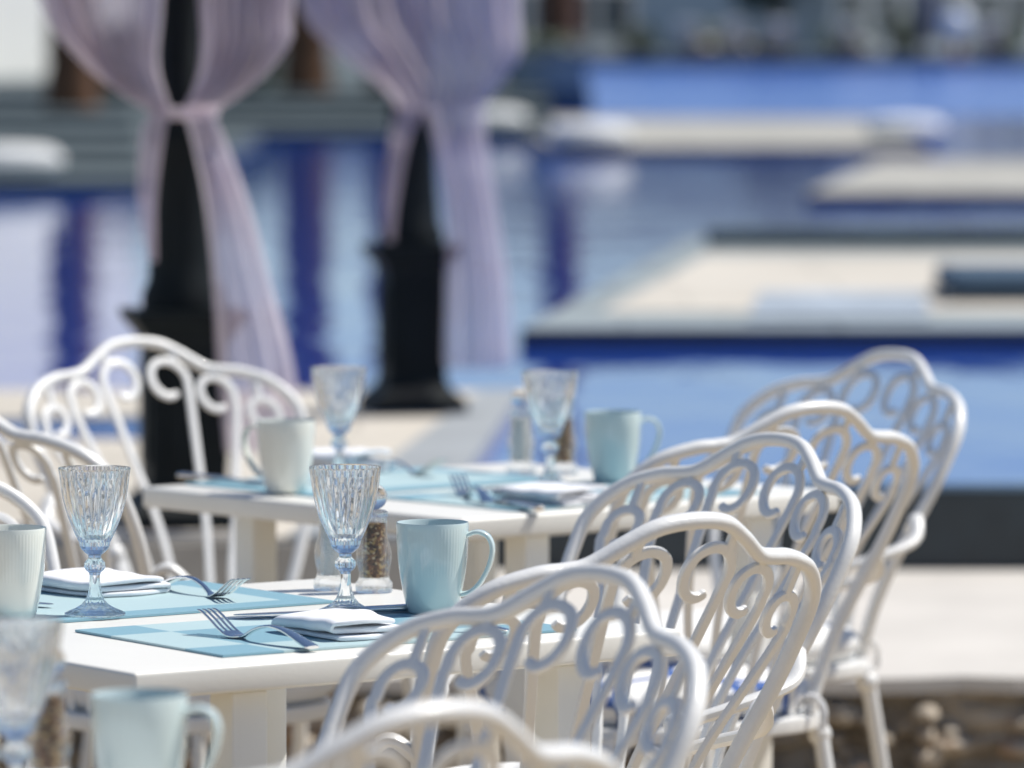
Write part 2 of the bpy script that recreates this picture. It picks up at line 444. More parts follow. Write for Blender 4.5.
ZI = 0.405
def island(name, pts, z1, label, mat_top, border=0.0, cat="platform"):
    t = thing(name, label, cat, (pts[0][0], pts[0][1], 0))
    ox, oy = pts[0]
    q = [(x - ox, y - oy) for x, y in pts]
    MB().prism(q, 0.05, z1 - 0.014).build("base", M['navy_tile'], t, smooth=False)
    MB().prism(q, z1 - 0.012, z1).build("coping", M['rim_stone'] if border else mat_top, t, smooth=False)
    return t
fl = P(520, 329, ZI); bl = P(692, 238, ZI)
pl = island("pool_platform", [(fl.x, fl.y), (6.5, fl.y + 0.1), (7.2, bl.y), (bl.x, bl.y)], ZI, "large pale stone platform with sand inset, standing in the pool behind the right chairs", None, 1)
i0, i1, i2, i3 = P(600, 313, ZI), P(706, 256, ZI), P(1300, 256, ZI), P(1400, 313, ZI)
MB().prism([(p.x - fl.x, p.y - fl.y) for p in (i0, i3, i2, i1)], ZI - 0.02, ZI + 0.005).build("inset_floor", M['sand'], pl, smooth=False)
k0, k1 = P(712, 250, ZI), P(1300, 250, ZI)
MB().box(k0.x - fl.x, k1.x - fl.x, k0.y - fl.y + 0.3, k0.y - fl.y + 0.7, ZI + 0.001, ZI + 0.075).build("low_kerb", M['bank'], pl, smooth=False)
fl2 = P(806, 193, ZI); bl2 = P(880, 160, ZI)
island("pool_platform", [(fl2.x, fl2.y), (8, fl2.y), (9, bl2.y), (bl2.x, bl2.y)], ZI, "smaller pale stone platform further back in the pool, at the right edge of the photo", M['light_bank'])
s0, s1 = P(556, 147, ZI), P(930, 147, ZI); sb = P(700, 118, ZI)
island("pool_walkway", [(s0.x, s0.y), (s1.x, s1.y), (s1.x + 0.4, sb.y), (s0.x - 0.5, sb.y)], ZI, "long cream stone walkway crossing the pool far behind the tables", M['light_bank'])
# stepped banks on the far left
bank0 = P(142, 184, ZI)
mb = MB()
for k, (yy, zz) in enumerate(((bank0.y, 0.42), (38.5, 0.47), (42, 0.53), (45.5, 0.59), (48.5, 0.66))):
    mb.box(-30, bank0.x * yy / bank0.y - 0.02 * k, yy, 52 + 0.01 * k, 0.03 + 0.001 * k, zz)
struct(mb.build("stepped_bank", M['bank'], smooth=False))
bx = P(520, 132, ZI)
mb = MB()
for k, (yy, zz) in enumerate(((52.2, 0.43), (55, 0.50), (58.5, 0.58), (62, 0.66))):
    mb.box(-30 - k * .02, bx.x * yy / bx.y + 0.3, yy, 67.5 + 0.01 * k, 0.03 + 0.001 * k, zz)
struct(mb.build("far_bank", M['bank'], smooth=False))
mb = MB(); mb.box(-80, 110, 150, 400, 0.02, 0.6); mb.box(-30.5, 0.95, 67.6, 149.9, 0.02, 0.67)
struct(mb.build("garden_terrace", M['bank'], smooth=False))

# unseen hill range added behind the gardens to darken the pool's reflection
mb = MB(); vs, fs = [], []
nh = 160
for i in range(nh + 1):
    x = -1400 + 2800 * i / nh
    h = 48 + 16 * math.sin(x * 0.006 + 1) + 9 * math.sin(x * 0.017) + 4 * math.sin(x * 0.05 + 2) + random.uniform(-1.5, 1.5)
    vs += [(x, 1300, -1), (x, 1420, h * 0.55), (x, 1560, h * 0.95), (x, 1700, h), (x, 2000, -1)]
for i in range(nh):
    for k in range(4): fs.append((i * 5 + k, i * 5 + 5 + k, i * 5 + 6 + k, i * 5 + 1 + k))
mb.add(vs, fs); struct(mb.build("unseen_hills", simple("unseen_hillside", (0.07, 0.08, 0.07), 0.95, 0.35, 0.02), angle=180))
# ------------------------------------------------------------------ chair
RB, LEAN, YB0 = 0.70, 0.578, 0.19
ZC = 0.888
def YB(z):
    k = z - 0.45
    return YB0 + (LEAN * k * k / 0.4 if 0 < k < 0.2 else (LEAN * (k - 0.1) if k >= 0.2 else 0))
def SB(s, z):
    ph = 0.972 * s / RB
    return Vector((RB * math.sin(ph), YB(z) + RB * (math.cos(ph) - 1), z))
def NB(s, z):
    ph = s / RB; k = min(max(z - 0.45, 0), 0.2)
    return Vector((math.sin(ph), math.cos(ph), -LEAN * k / 0.2)).normalized()

def make_chair():
    t = thing("garden_chair", "chair", "chair")
    half = [(0, 0), (0.0435, 0.0045), (0.0775, 0.0205), (0.1145, 0.0425), (0.142, 0.0475), (0.1735, 0.0505), (0.2194, 0.0661), (0.2525, 0.1004), (0.2545, 0.1467), (0.2443, 0.205), (0.2189, 0.275), (0.184, 0.36), (0.155, 0.44)]
    pts = [Vector((-s, 0, ZC - d)) for s, d in reversed(half)] + [Vector((s, 0, ZC - d)) for s, d in half[1:]]
    sp_ = spline(pts, 7)
    mb = MB(); mb.sweep([SB(p.x, p.z) for p in sp_], [NB(p.x, p.z) for p in sp_], 0.0168, 0.0185, 12, 2.4)
    # little lugs that tie the scrolls to the frame
    for sg in (-1, 1):
        for s, d0, d1 in ((0.064, 0.012, 0.038), (0.126, 0.046, 0.062), (0.196, 0.058, 0.096)):
            pp = [SB(sg * s, ZC - d0), SB(sg * (s - 0.002), ZC - d1)]
            mb.sweep(pp, [NB(sg * s, ZC)] * 2, 0.011, 0.008, 8, 4)
    mb.build("back_frame", M['paint'], t)
    for cs, cd, r, sb, sm in ((0.044, 0.063, 0.0345, 0.034, 0.052), (0.122, 0.087, 0.031, 0.074, 0.112), (0.195, 0.118, 0.0255, 0.116, 0.170)):
        for sg in (-1, 1):
            q = [(sb, 0.45), (sb + 0.001, 0.53), ((sb + sm) / 2, 0.60), (sm, 0.66), (cs + r * 0.86, ZC - cd - r * 0.95)]
            for k in range(0, 12):
                a = R(-18 + k * 29.5); rr = r * (1 if k < 6 else 1 - 0.085 * (k - 5))
                q.append((cs + rr * math.cos(a), ZC - cd + rr * 0.92 * math.sin(a) - 0.0010 * max(0, k - 6)))
            path = spline([Vector((s * sg, 0, z)) for s, z in q], 4)
            tp = [1.0] * len(path)
            for k in range(8): tp[-1 - k] = 0.85 + 0.02 * k
            tp[-1] = 0.6
            mb = MB(); mb.sweep([SB(p.x, p.z) for p in path], [NB(p.x, p.z) for p in path], 0.0122, 0.0072, 12, 6.0, tp)
            mb.build("scroll_bar", M['paint'], t)
    # seat
    out = []
    for i in range(48):
        a = 2 * PI * i / 48; c, s_ = math.cos(a), math.sin(a)
        out.append((math.copysign(abs(c) ** 0.62, c) * 0.215, math.copysign(abs(s_) ** 0.62, s_) * 0.205))
    mb = MB(); mb.prism(out, 0.425, 0.447)
    mb.build("seat", M['paint'], t, bevel=0.003, angle=50)
    for sg in (-1, 1):
        # armrest: leaves the side rail, bows outward, ends in a knob over the front leg
        a0 = SB(sg * 0.228, ZC - 0.248)
        path = spline([a0, a0 + Vector((sg * 0.03, -0.015, 0.022)), Vector((sg * 0.272, 0.16, 0.630)), Vector((sg * 0.262, 0.085, 0.608)), Vector((sg * 0.228, 0.03, 0.588))], 8)
        mb = MB(); mb.sweep(path, Vector((0, 0, 1)), 0.021, 0.015, 10, 2.4)
        mb.ball((sg * 0.226, 0.027, 0.586), 0.0165, 8)
        mb.tube(spline([(sg * 0.226, 0.027, 0.584), (sg * 0.222, 0.012, 0.54), (sg * 0.208, -0.005, 0.48), (sg * 0.198, -0.01, 0.43)], 6), 0.010)
        mb.build("armrest", M['paint'], t)
        for yy, fx, fy in ((-0.16, 0.215, -0.215), (0.155, 0.205, 0.235)):
            mb = MB(); mb.tube(spline([(sg * 0.18, yy, 0.435), (sg * (0.18 + (fx - 0.18) * 0.25), yy + (fy - yy) * 0.22, 0.33), (sg * (0.18 + (fx - 0.18) * 0.5), yy + (fy - yy) * 0.5, 0.2), (sg * fx, fy, 0.0)], 6), 0.0115, 10, None)
            mb.ball((sg * 0.182, yy, 0.415), 0.0165, 8)
            mb.build("leg", M['paint'], t)
    return t

CR_Y = YB(0.888)
CHAIRS = []   # crest pixel, outward direction angle (deg from +X), label
TH1, TH2 = 36, 41
def chair_at(cpx, cpy, out_deg):
    c = P(cpx, cpy, 0.897)
    o = Vector((math.cos(R(out_deg)), math.sin(R(out_deg)), 0))
    return (c.x - o.x * CR_Y, c.y - o.y * CR_Y, 0), R(out_deg - 90)
specs = [
    (440, 700, -53, "white scroll back chair nearest the camera, mostly cut off by the bottom edge"),
    (605.3, 564.6, 39, "bluish white scroll back chair second nearest the camera, its back slightly blurred"),
    (695.3, 511.8, -53, "cream shaded scroll back chair at the front of the middle table, sharpest of all"),
    (779.9, 432.2, 39, "bluish white scroll back chair at the right end of the middle table"),
    (818.4, 400.5, -55.5, "cream shaded scroll back chair drawn up to the front of the far table"),
    (896.7, 348.6, 39.5, "white scroll back chair furthest right, against the blue pool water"),
    (133.6, 336.4, 122, "white scroll back chair behind the far table, facing the camera before the dark post"),
    (-58, 392, 180 + TH2 + 2, "cream scroll back chair at the left end of the far table, seen from outside"),
    (-175, 434, TH1 + 88, "white scroll back chair behind the middle table, cut off by the left edge"),
]
proto = make_chair(); chairs = []
for i, (x, y, d, lab) in enumerate(specs):
    loc, rz = chair_at(x, y, d)
    if i == 0:
        c = proto; c.location = loc; c.rotation_euler = (0, 0, rz); c['label'] = lab; c['group'] = "scroll back chairs round the tables"
    else: c = dup(proto, loc, rz, lab, "scroll back chairs round the tables")
    chairs.append(c)

# cushions lie loose on the seats
def cushion_mesh():
    mb = MB(); n = 64; prof = [(0.94, 0.0), (1.0, 0.012), (1.015, 0.024), (1.0, 0.036), (0.93, 0.047), (0.7, 0.053), (0.35, 0.056), (0.02, 0.057)]
    vs, fs = [], []
    for k, (r, z) in enumerate(prof):
        for i in range(n):
            a = 2 * PI * i / n; c, s_ = math.cos(a), math.sin(a)
            vs.append((math.copysign(abs(c) ** 0.6, c) * 0.205 * r, math.copysign(abs(s_) ** 0.6, s_) * 0.20 * r - 0.012, z))
    for j in range(len(prof) - 1):
        for i in range(n):
            fs.append((j * n + i, j * n + (i + 1) % n, (j + 1) * n + (i + 1) % n, (j + 1) * n + i))
    fs.append(tuple(range(n - 1, -1, -1))); fs.append(tuple(range((len(prof) - 1) * n, len(prof) * n)))
    return mb.add(vs, fs)
clab = ["white seat cushion on the chair nearest the camera", "white seat cushion on the second nearest chair, right end of near table",
        "white seat cushion on the chair at the front of the middle table", "white seat cushion on the chair at the right end of the middle table",
        "white seat cushion with a blue print, on the chair before the far table", "white seat cushion on the chair furthest right by the pool",
        "white seat cushion on the chair before the dark post", "grey shaded white seat cushion on the chair at the far table's left end", "white seat cushion on the chair cut off by the left edge"]
for i, c in enumerate(chairs):
    t = thing("seat_cushion", clab[i], "cushion", c.location + Vector((0, 0, 0.449)), c.rotation_euler.z, "seat cushions on the chairs")
    pr = i == 4
    cushion_mesh().build("pad", M['print'] if pr else M['cushion'], t, angle=60)
    for sg in (-1, 1):
        mb = MB(); mb.tube(spline([(sg * 0.14, 0.165, 0.022), (sg * 0.15, 0.19, 0.022), (sg * 0.152, 0.204, 0.004), (sg * 0.150, 0.204, -0.02)], 5), 0.0045, 6)
        mb.build("tie", M['print'] if pr else M['cushion'], t)

# ------------------------------------------------------------------ tables
N1 = P(134, 673, 0.74); N2 = P(462, 519.5, 0.74); N0 = Vector((-0.62, 3.93, 0.74))
TABLES = {}
def make_table(n, th, label, first=None):
    loc = (n.x, n.y, 0)
    if first: return dup(first, loc, R(th), label)
    t = thing("cafe_table", label, "table", loc, R(th), "square cafe tables set for breakfast")
    mb = MB(); mb.box(0, 0.70, 0, 0.70, 0.711, 0.74); mb.build("tabletop", M['table_paint'], t, bevel=0.0045)
    mb = MB(); mb.box(0.2, 0.5, 0.2, 0.5, 0.685, 0.709); mb.build("apron", M['table_paint'], t, bevel=0.002)
    for x in (0.138, 0.555):
        for y in (0.03, 0.62):
            mb = MB(); mb.box(x, x + 0.044, y, y + 0.044, 0.0, 0.7075); mb.build("leg", M['table_paint'], t, bevel=0.003)
    return t
T1 = make_table(N1, TH1, "square cream table in the middle, in sharp focus, with two place settings")
T2 = make_table(N2, TH2, "square cream table furthest back, slightly blurred, before the pool", T1)
T0 = make_table(N0, TH1, "square cream table nearest the camera, below the bottom left corner", T1)
ZT = 0.7405

# place mats
def placemat(origin, th, mat, label):
    mb = MB(); mb.box(0, ML, 0, MW, 0, 0.0025)
    o = mb.build("placemat", mat, smooth=False); o.location = (origin.x, origin.y, ZT); o.rotation_euler = (0, 0, R(th))
    return tag(o, label, "placemat", "woven placemats on the tables")
def UV(th): return Vector((math.cos(R(th)), math.sin(R(th)), 0)), Vector((-math.sin(R(th)), math.cos(R(th)), 0))
u1, v1 = UV(35); u2, v2 = UV(TH2)
m1o = P(223, 657.5, ZT); placemat(m1o, 35, M['mat_a'], "teal woven placemat with pale edge bands at the front of the middle table")
m2o = P(336, 603, ZT) - UV(36)[0] * ML; placemat(m2o, 36, M['mat_b'], "pale blue woven placemat with teal border at the back of the middle table")
m3o = P(531, 516.5, ZT) ; placemat(N2 + u2 * 0.13 + v2 * 0.035, TH2, M['mat_a'], "teal woven placemat with pale edge bands at the front of the far table")
placemat(N2 + u2 * 0.07 + v2 * 0.39, TH2, M['mat_b'], "pale blue woven placemat with teal border at the back of the far table")

# mugs
def make_mug(mat):
    t = thing("mug", "mug", "mug")
    prof = [(0.024, 0.0025), (0.0255, 0.0), (0.0275, 0.0015), (0.0305, 0.012), (0.0335, 0.026), (0.0365, 0.043), (0.0385, 0.058), (0.0398, 0.078), (0.0405, 0.0985), (0.0400, 0.1008), (0.0390, 0.1008), (0.0381, 0.099),
            (0.0372, 0.078), (0.036, 0.058), (0.034, 0.043), (0.031, 0.026), (0.027, 0.011), (0.015, 0.007), (0.001, 0.0065)]
    mb = MB(); mb.lathe(prof, 96); mb.build("body", mat, t, angle=60)
    path = spline([(0.0375, 0, 0.086), (0.050, 0, 0.0905), (0.062, 0, 0.086), (0.0675, 0, 0.073), (0.064, 0, 0.054), (0.055, 0, 0.036), (0.044, 0, 0.0245), (0.0325, 0, 0.021)], 6)
    nor = []
    for j in range(len(path)):
        tt = (path[min(j + 1, len(path) - 1)] - path[max(0, j - 1)]).normalized(); nor.append(Vector((-tt.z, 0, tt.x)))
    mb = MB(); mb.sweep(path, nor, 0.0155, 0.0058, 12, 2.6); mb.build("handle", mat, t, angle=60)
    return t
mug_aqua = make_mug(M['aqua']); mug_cream = make_mug(M['cream'])
G = "mugs on the set tables"
def put(o, p, rz, label, g):
    o.location = (p[0], p[1], p[2]); o.rotation_euler = (0, 0, R(rz)); o['label'] = label; o['group'] = g
ZM = ZT + 0.0028
put(mug_aqua, P(432.5, 612.5, ZM), -9, "pale aqua mug in sharp focus at the right of the middle table", G)
dup(mug_aqua, P(613, 482, ZM), R(8), "pale aqua mug on the far table beside the goblet, before the blue water")
pE = P(137, 798, ZT)
dup(mug_aqua, Vector((-0.308, 4.60, ZT)), R(-12), "blurred pale aqua mug in the bottom left foreground")
put(mug_cream, P(10, 619, ZM), 200, "cream mug cut off by the left edge on the middle table", G)
dup(mug_cream, P(286, 492, ZM), R(152), "cream mug at the left of the far table before the scroll back chair")

# goblets
def make_goblet():
    mb = MB(); H = 0.160
    out = [(0.0310, 0.0), (0.0326, 0.001), (0.0326, 0.0022), (0.028, 0.0045), (0.021, 0.0075), (0.0145, 0.0115), (0.0100, 0.017), (0.0075, 0.024), (0.0058, 0.033), (0.0056, 0.0435), (0.0065, 0.0465), (0.0098, 0.049),
           (0.0118, 0.053), (0.0112, 0.057), (0.0078, 0.0605), (0.0066, 0.063), (0.0072, 0.0655), (0.0105, 0.068), (0.0140, 0.0715), (0.0158, 0.0752), (0.0168, 0.080), (0.0203, 0.0870), (0.0243, 0.0965), (0.0280, 0.106), (0.0313, 0.1165), (0.0339, 0.128), (0.0359, 0.140), (0.0372, 0.151), (0.0382, 0.1585), (0.0380, 0.160)]
    inn = [(0.0366, 0.160), (0.0360, 0.1575), (0.0341, 0.140), (0.0319, 0.128), (0.0292, 0.1165), (0.0258, 0.106), (0.0219, 0.0965), (0.0172, 0.0885), (0.0115, 0.0835), (0.005, 0.0815), (0.0008, 0.0812)]
    no = len(out)
    def rf(r, z, a, j):
        if j >= no: return r
        if 0.079 < z < 0.1575:
            k = min(1, (z - 0.079) / 0.006, (0.1580 - z) / 0.008)
            f = abs(math.sin(a * 14))
            return r - 0.0021 * k * (1 - f)
        if z < 0.030:
            return r * (1 - 0.05 * (1 - abs(math.sin(a * 8))))
        if 0.045 < z < 0.061: return r * (1 - 0.07 * (1 - abs(math.sin(a * 6))))
        return r
    out = [(a * 1.045, b * 1.02) for a, b in out]; inn = [(a * 1.045, b * 1.02) for a, b in inn]
    mb.lathe(out + inn, 168, rf=rf)
    return mb
GG = "pressed glass goblets on the set tables"
gob = make_goblet().build("goblet", M['glass'], angle=14)
tag(gob, None, "goblet", GG)
def gput(p, label, first=False, rz=0):
    o = gob if first else gob.copy()
    if not first: COL.objects.link(o)
    o.location = p; o.rotation_euler = (0, 0, R(rz)); o['label'] = label
gput(P(345.5, 613.5, ZM), "clear fluted goblet in sharp focus before the salt and pepper mills", True)
gput(P(95, 615, ZM), "clear fluted goblet beside the cream mug at the left of the middle table", rz=5)
gput(Vector((-0.247, 7.98, ZM)), "clear fluted goblet on the far table behind the cream mug", rz=11)
gput(P(550, 487, ZM), "clear fluted goblet on the far table beside the aqua mug", rz=17)
gput(Vector((-0.408, 4.575, ZT)), "blurred clear fluted goblet cut off by the left edge in the foreground", rz=3)

# mills
def make_mill(fill, fmat):
    t = thing("mill", "mill", "mill")
    prof = [(0.0, 0.0), (0.0190, 0.0), (0.0200, 0.0012), (0.0200, 0.010), (0.0192, 0.0115), (0.0172, 0.0135), (0.0160, 0.018), (0.0168, 0.025), (0.0185, 0.032), (0.0192, 0.040), (0.0184, 0.048), (0.0160, 0.055), (0.0142, 0.062), (0.0138, 0.070), (0.0142, 0.078), (0.0148, 0.083),
            (0.0126, 0.083), (0.0124, 0.016), (0.0, 0.016)]
    prof = [(max(r, 3e-4), z) for r, z in prof]
    mb = MB(); mb.lathe(prof, 48); mb.build("body", M['acrylic'], t, angle=45); t.scale = (1.07, 1.07, 1.05)
    mb = MB(); mb.lathe([(0.0116, 0.0165), (0.0121, 0.018), (0.0121, 0.074), (0.0112, 0.0765), (0.001, 0.0775)], 40); mb.build(fill, fmat, t)
    mb = MB(); mb.lathe([(0.0148, 0.0834), (0.0156, 0.0845), (0.0156, 0.0885), (0.0120, 0.0905), (0.0060, 0.0912)], 40); mb.build("collar", M['acrylic'], t, angle=45)
    mb = MB(); mb.ball((0, 0, 0.1050), 0.0145, 14); mb.build("knob", M['glass'], t)
    return t
sm = make_mill("salt_fill", M['salt']); pm = make_mill("pepper_fill", M['pepper'])
GM = "salt and pepper mills"
put(sm, P(332, 589.5, ZT), 0, "clear salt mill behind the sharp goblet on the middle table", GM)
put(pm, P(374, 592, ZT), 0, "clear pepper mill full of brown peppercorns behind the sharp goblet", GM)
dup(sm, P(521, 473, ZT), 0, "clear salt mill behind the goblet on the far table")
dup(pm, P(563, 474, ZT), 0, "clear pepper mill behind the goblet on the far table")
dup(pm, Vector((-0.397, 4.76, ZT)), 0, "blurred pepper mill behind the foreground goblet")
dup(sm, Vector((-0.455, 4.72, ZT)), 0, "blurred salt mill at the left edge behind the foreground goblet")

# cutlery (x runs from the handle end to the tip)
def prof_sweep(mb, pts):
    """pts: (x, z, width, thickness)"""
    path = spline([Vector((x, 0, z)) for x, z, _, _ in pts], 4)
    ws = spline([Vector((wd, th, 0)) for _, _, wd, th in pts], 4)
    mb.sweep(path, Vector((0, 0, 1)), 1, 1, 12, 2.6, [(max(q.x, 4e-4), max(q.y, 3e-4)) for q in ws])
def fork_mesh():
    mb = MB()
    prof_sweep(mb, [(0, 0.0022, 0.016, 0.0035), (0.004, 0.003, 0.019, 0.004), (0.02, 0.0075, 0.017, 0.0042), (0.05, 0.0155, 0.012, 0.0038), (0.08, 0.0175, 0.0085, 0.0036), (0.105, 0.012, 0.0065, 0.0038), (0.122, 0.0045, 0.0075, 0.0036),
                    (0.132, 0.0022, 0.017, 0.0026), (0.143, 0.0028, 0.0235, 0.0022), (0.153, 0.006, 0.0245, 0.0020)])
    for k in range(4):
        y = (k - 1.5) * 0.0066
        path = spline([Vector((0.149, y, 0.0045)), Vector((0.160, y, 0.0092)), Vector((0.175, y, 0.0175)), Vector((0.190, y, 0.0245)), Vector((0.199, y * 0.96, 0.0262))], 4)
        mb.sweep(path, Vector((0, 0, 1)), 0.0036, 0.0020, 8, 3, [1] * (len(path) - 2) + [0.8, 0.45])
    return mb
def knife_mesh():
    mb = MB()
    prof_sweep(mb, [(0, 0.004, 0.013, 0.006), (0.004, 0.0045, 0.017, 0.008), (0.03, 0.0045, 0.015, 0.0075), (0.09, 0.0045, 0.011, 0.006), (0.105, 0.0042, 0.012, 0.005), (0.112, 0.004, 0.018, 0.0025), (0.15, 0.004, 0.019, 0.0018), (0.19, 0.004, 0.017, 0.0016), (0.207, 0.004, 0.010, 0.0014), (0.213, 0.004, 0.003, 0.001)])
    return mb
def spoon_mesh():
    mb = MB()
    prof_sweep(mb, [(0, 0.002, 0.010, 0.003), (0.003, 0.003, 0.013, 0.0035), (0.03, 0.008, 0.010, 0.0035), (0.07, 0.010, 0.006, 0.003), (0.092, 0.006, 0.006, 0.003), (0.100, 0.0025, 0.014, 0.002), (0.115, 0.0015, 0.025, 0.0018), (0.13, 0.003, 0.022, 0.0016), (0.139, 0.006, 0.008, 0.0014)])
    return mb
ZF = ZM + 0.0002
def cutl(name, proto, p0, p1, label, cat, flip=False):
    o = proto if proto.get('label') is None else proto.copy()
    if o is not proto: COL.objects.link(o)
    a, b = Vector(p0), Vector(p1)
    o.location = (a.x, a.y, ZF); o.rotation_euler = (0, 0, math.atan2(b.y - a.y, b.x - a.x))
    return tag(o, label, cat, "cutlery laid on the placemats")
fk = fork_mesh().build("fork", M['steel'], angle=50); kn = knife_mesh().build("knife", M['steel'], angle=50); spn = spoon_mesh().build("spoon", M['steel'], angle=50)
fk_end = P(313, 649.5, ZF)
cutl("fork", fk, fk_end, P(237, 638, ZF), "sharp steel fork with raised tines left of the rolled napkin on the middle table", "fork")
n2 = P(213, 597, ZF); dr = Vector((0.53, -0.85, 0)).normalized()
cutl("fork", fk, n2 - dr * 0.13, n2, "steel fork pointing right behind the white napkin, back of the middle table", "fork")
n3 = P(425, 497, ZF)
cutl("fork", fk, P(489, 505, ZF), P(450, 491, ZF), "blurred steel fork at the front of the far table", "fork")
cutl("fork", fk, P(360, 469, ZF), P(400, 473, ZF), "blurred steel fork at the back of the far table", "fork")
tip = P(234, 618.5, ZF); end = tip + Vector((0.93, 0.36, 0)) * 0.213
cutl("knife", kn, end, tip, "steel knife half under the rolled napkin on the middle table", "knife")
cutl("knife", kn, P(540, 512, ZF), P(470, 497, ZF), "blurred steel knife beside the napkin on the far table", "knife")
kp = P(42, 607, ZF)
cutl("knife", kn, kp + Vector((-0.17, 0.10, 0)), kp, "steel knife beside the cream mug at the left of the middle table", "knife")
cutl("knife", kn, P(180, 478, ZF), P(258, 484, ZF), "blurred steel knife beside the cream mug on the far table", "knife")
cutl("spoon", spn, P(508, 632.5, ZF), P(440, 631, ZF), "small steel spoon right of the rolled napkin, seen through the chair back", "spoon")

# napkins: cloth folded in three with the ends open
def napkin_mesh(L, W, T, seed, puff=1.0, taper=0.0):
    rnd = random.Random(seed); mb = MB()
    lay = T / 3.2
    def section(k):
        pts = []
        h = W / 2
        for i in range(9): pts.append((-h + W * i / 8, lay * 0.35))
        for i in range(1, 5): a = -PI / 2 + PI * i / 5; pts.append((h + lay * 0.55 * math.cos(a), lay * 0.85 + lay * 0.5 * math.sin(a)))
        for i in range(9): pts.append((h - W * 0.97 * i / 8, lay * 1.40))
        for i in range(1, 5): a = -PI / 2 - PI * i / 5; pts.append((-h * 0.97 + lay * 0.6 * math.cos(a), lay * 1.95 + lay * 0.55 * math.sin(a)))
        for i in range(9): pts.append((-h * 0.97 + W * 0.93 * i / 8, lay * 2.55 + 0.003 * math.sin(PI * i / 8) * puff))
        return pts
    n = 26; rows = []
    ph = [rnd.uniform(0, 6) for _ in range(6)]
    for j in range(n + 1):
        x = L * (j / n - 0.5); k = 1 - taper * (j / n)
        row = []
        for q, (y, z) in enumerate(section(j)):
            wob = 0.0016 * math.sin(x * 45 + ph[0] + y * 20) + 0.001 * math.sin(x * 110 + y * 60 + ph[1])
            e_ = min(1, (1 + 2 * x / L) * 4 + 0.05); zz = z * (0.55 + 0.45 * math.sqrt(max(0, 1 - (1 - e_) ** 2))) * (1 + 0.14 * math.sin(x * 28 + ph[2] + q * 0.1) * (z / T)) + max(0, wob) * (z / T)
            row.append(Vector((x + 0.003 * math.sin(y * 40 + q * 0.2 + ph[3]) + (0.004 * math.sin(q * 0.5)), y * k + 0.0025 * math.sin(x * 33 + ph[4]) + wob, zz + 0.0004)))
        rows.append(row)
    th = lay * 0.44; m = len(rows[0])
    vs, fs = [], []
    for row in rows:
        up, dn = [], []
        for q in range(m):
            t = row[min(q + 1, m - 1)] - row[max(q - 1, 0)]
            nr = Vector((0, -t.z, t.y)).normalized()
            up.append(row[q] + nr * th); dn.append(row[q] - nr * th)
        vs += up + dn[::-1]
    w_ = 2 * m
    for j in range(n):
        for i in range(w_):
            k = (i + 1) % w_; fs.append((j * w_ + i, j * w_ + k, (j + 1) * w_ + k, (j + 1) * w_ + i))
    for j in (0, n):
        for q in range(m - 1):
            fs.append((j * w_ + q, j * w_ + q + 1, j * w_ + w_ - 2 - q, j * w_ + w_ - 1 - q))
    mb.add(vs, fs); return mb
def napkin(p, rz, L, W, T, seed, label, taper=0.0, sub=1):
    o = napkin_mesh(L, W, T, seed, taper=taper).build("napkin", M['cloth'], angle=75, sub=sub)
    for v_ in o.data.vertices:
        if v_.co.z < 0.0002: v_.co.z = 0.0002
    o.location = (p.x, p.y, ZM); o.rotation_euler = (0, 0, R(rz))
    return tag(o, label, "napkin", "folded white napkins")
napkin(P(372, 642, ZT) + UV(35)[1] * 0.062, -55, 0.125, 0.085, 0.021, 1, "white folded napkin with open fold beside the sharp fork")
napkin(P(103, 594, ZT), -52, 0.125, 0.115, 0.020, 2, "white folded napkin behind the goblet at the left of the middle table", 0.12)
napkin(P(556, 496, ZT + 0.01), -49, 0.14, 0.10, 0.022, 3, "blurred white folded napkin before the goblet on the far table")
napkin(P(348, 463, ZT + 0.012), -49, 0.13, 0.11, 0.030, 4, "blurred white folded napkin at the back of the far table", 0.3)

# ------------------------------------------------------------------ draped posts
def make_post(label, loc):
    t = thing("gazebo_post", label, "post", loc, R(12), "dark gazebo posts")
    def sq(mb, prof):
        # square section with stepped mouldings
        for (h0, z0), (h1, z1) in zip(prof[:-1], prof[1:]):
            vs = [(-h0, -h0, z0), (h0, -h0, z0), (h0, h0, z0), (-h0, h0, z0), (-h1, -h1, z1), (h1, -h1, z1), (h1, h1, z1), (-h1, h1, z1)]
            mb.add(vs, [(0, 1, 5, 4), (1, 2, 6, 5), (2, 3, 7, 6), (3, 0, 4, 7)])
        h, z = prof[-1]; mb.add([(-h, -h, z), (h, -h, z), (h, h, z), (-h, h, z)], [(0, 1, 2, 3)])
        h, z = prof[0]; mb.add([(-h, -h, z), (h, -h, z), (h, h, z), (-h, h, z)], [(3, 2, 1, 0)])
    mb = MB(); sq(mb, [(0.125, 0), (0.125, 0.03), (0.11, 0.045), (0.085, 0.07), (0.078, 0.09), (0.078, 0.36), (0.085, 0.385), (0.105, 0.41), (0.115, 0.425), (0.115, 0.44)])
    for sg in (-1, 1):
        mb.box(-0.045, 0.045, sg * 0.081 - 0.004, sg * 0.081 + 0.004, 0.13, 0.33)
        mb.box(sg * 0.081 - 0.004, sg * 0.081 + 0.004, -0.045, 0.045, 0.13, 0.33)
    mb.build("pedestal", M['iron'], t, smooth=False)
    mb = MB(); mb.lathe([(0.085, 0.441), (0.085, 0.47), (0.072, 0.50), (0.068, 0.56), (0.064, 0.62), (0.058, 0.76), (0.066, 0.78), (0.066, 0.80), (0.050, 0.82), (0.046, 1.2), (0.044, 1.9), (0.05, 1.93), (0.06, 1.97), (0.06, 2.0)], 24)
    mb.build("shaft", M['iron'], t)
    return t
pA = P(183, 530, ZD); pA.y = 11.36; pA.x = (183 - 512) / F * 11.36
pB = P(412, 411, ZD)
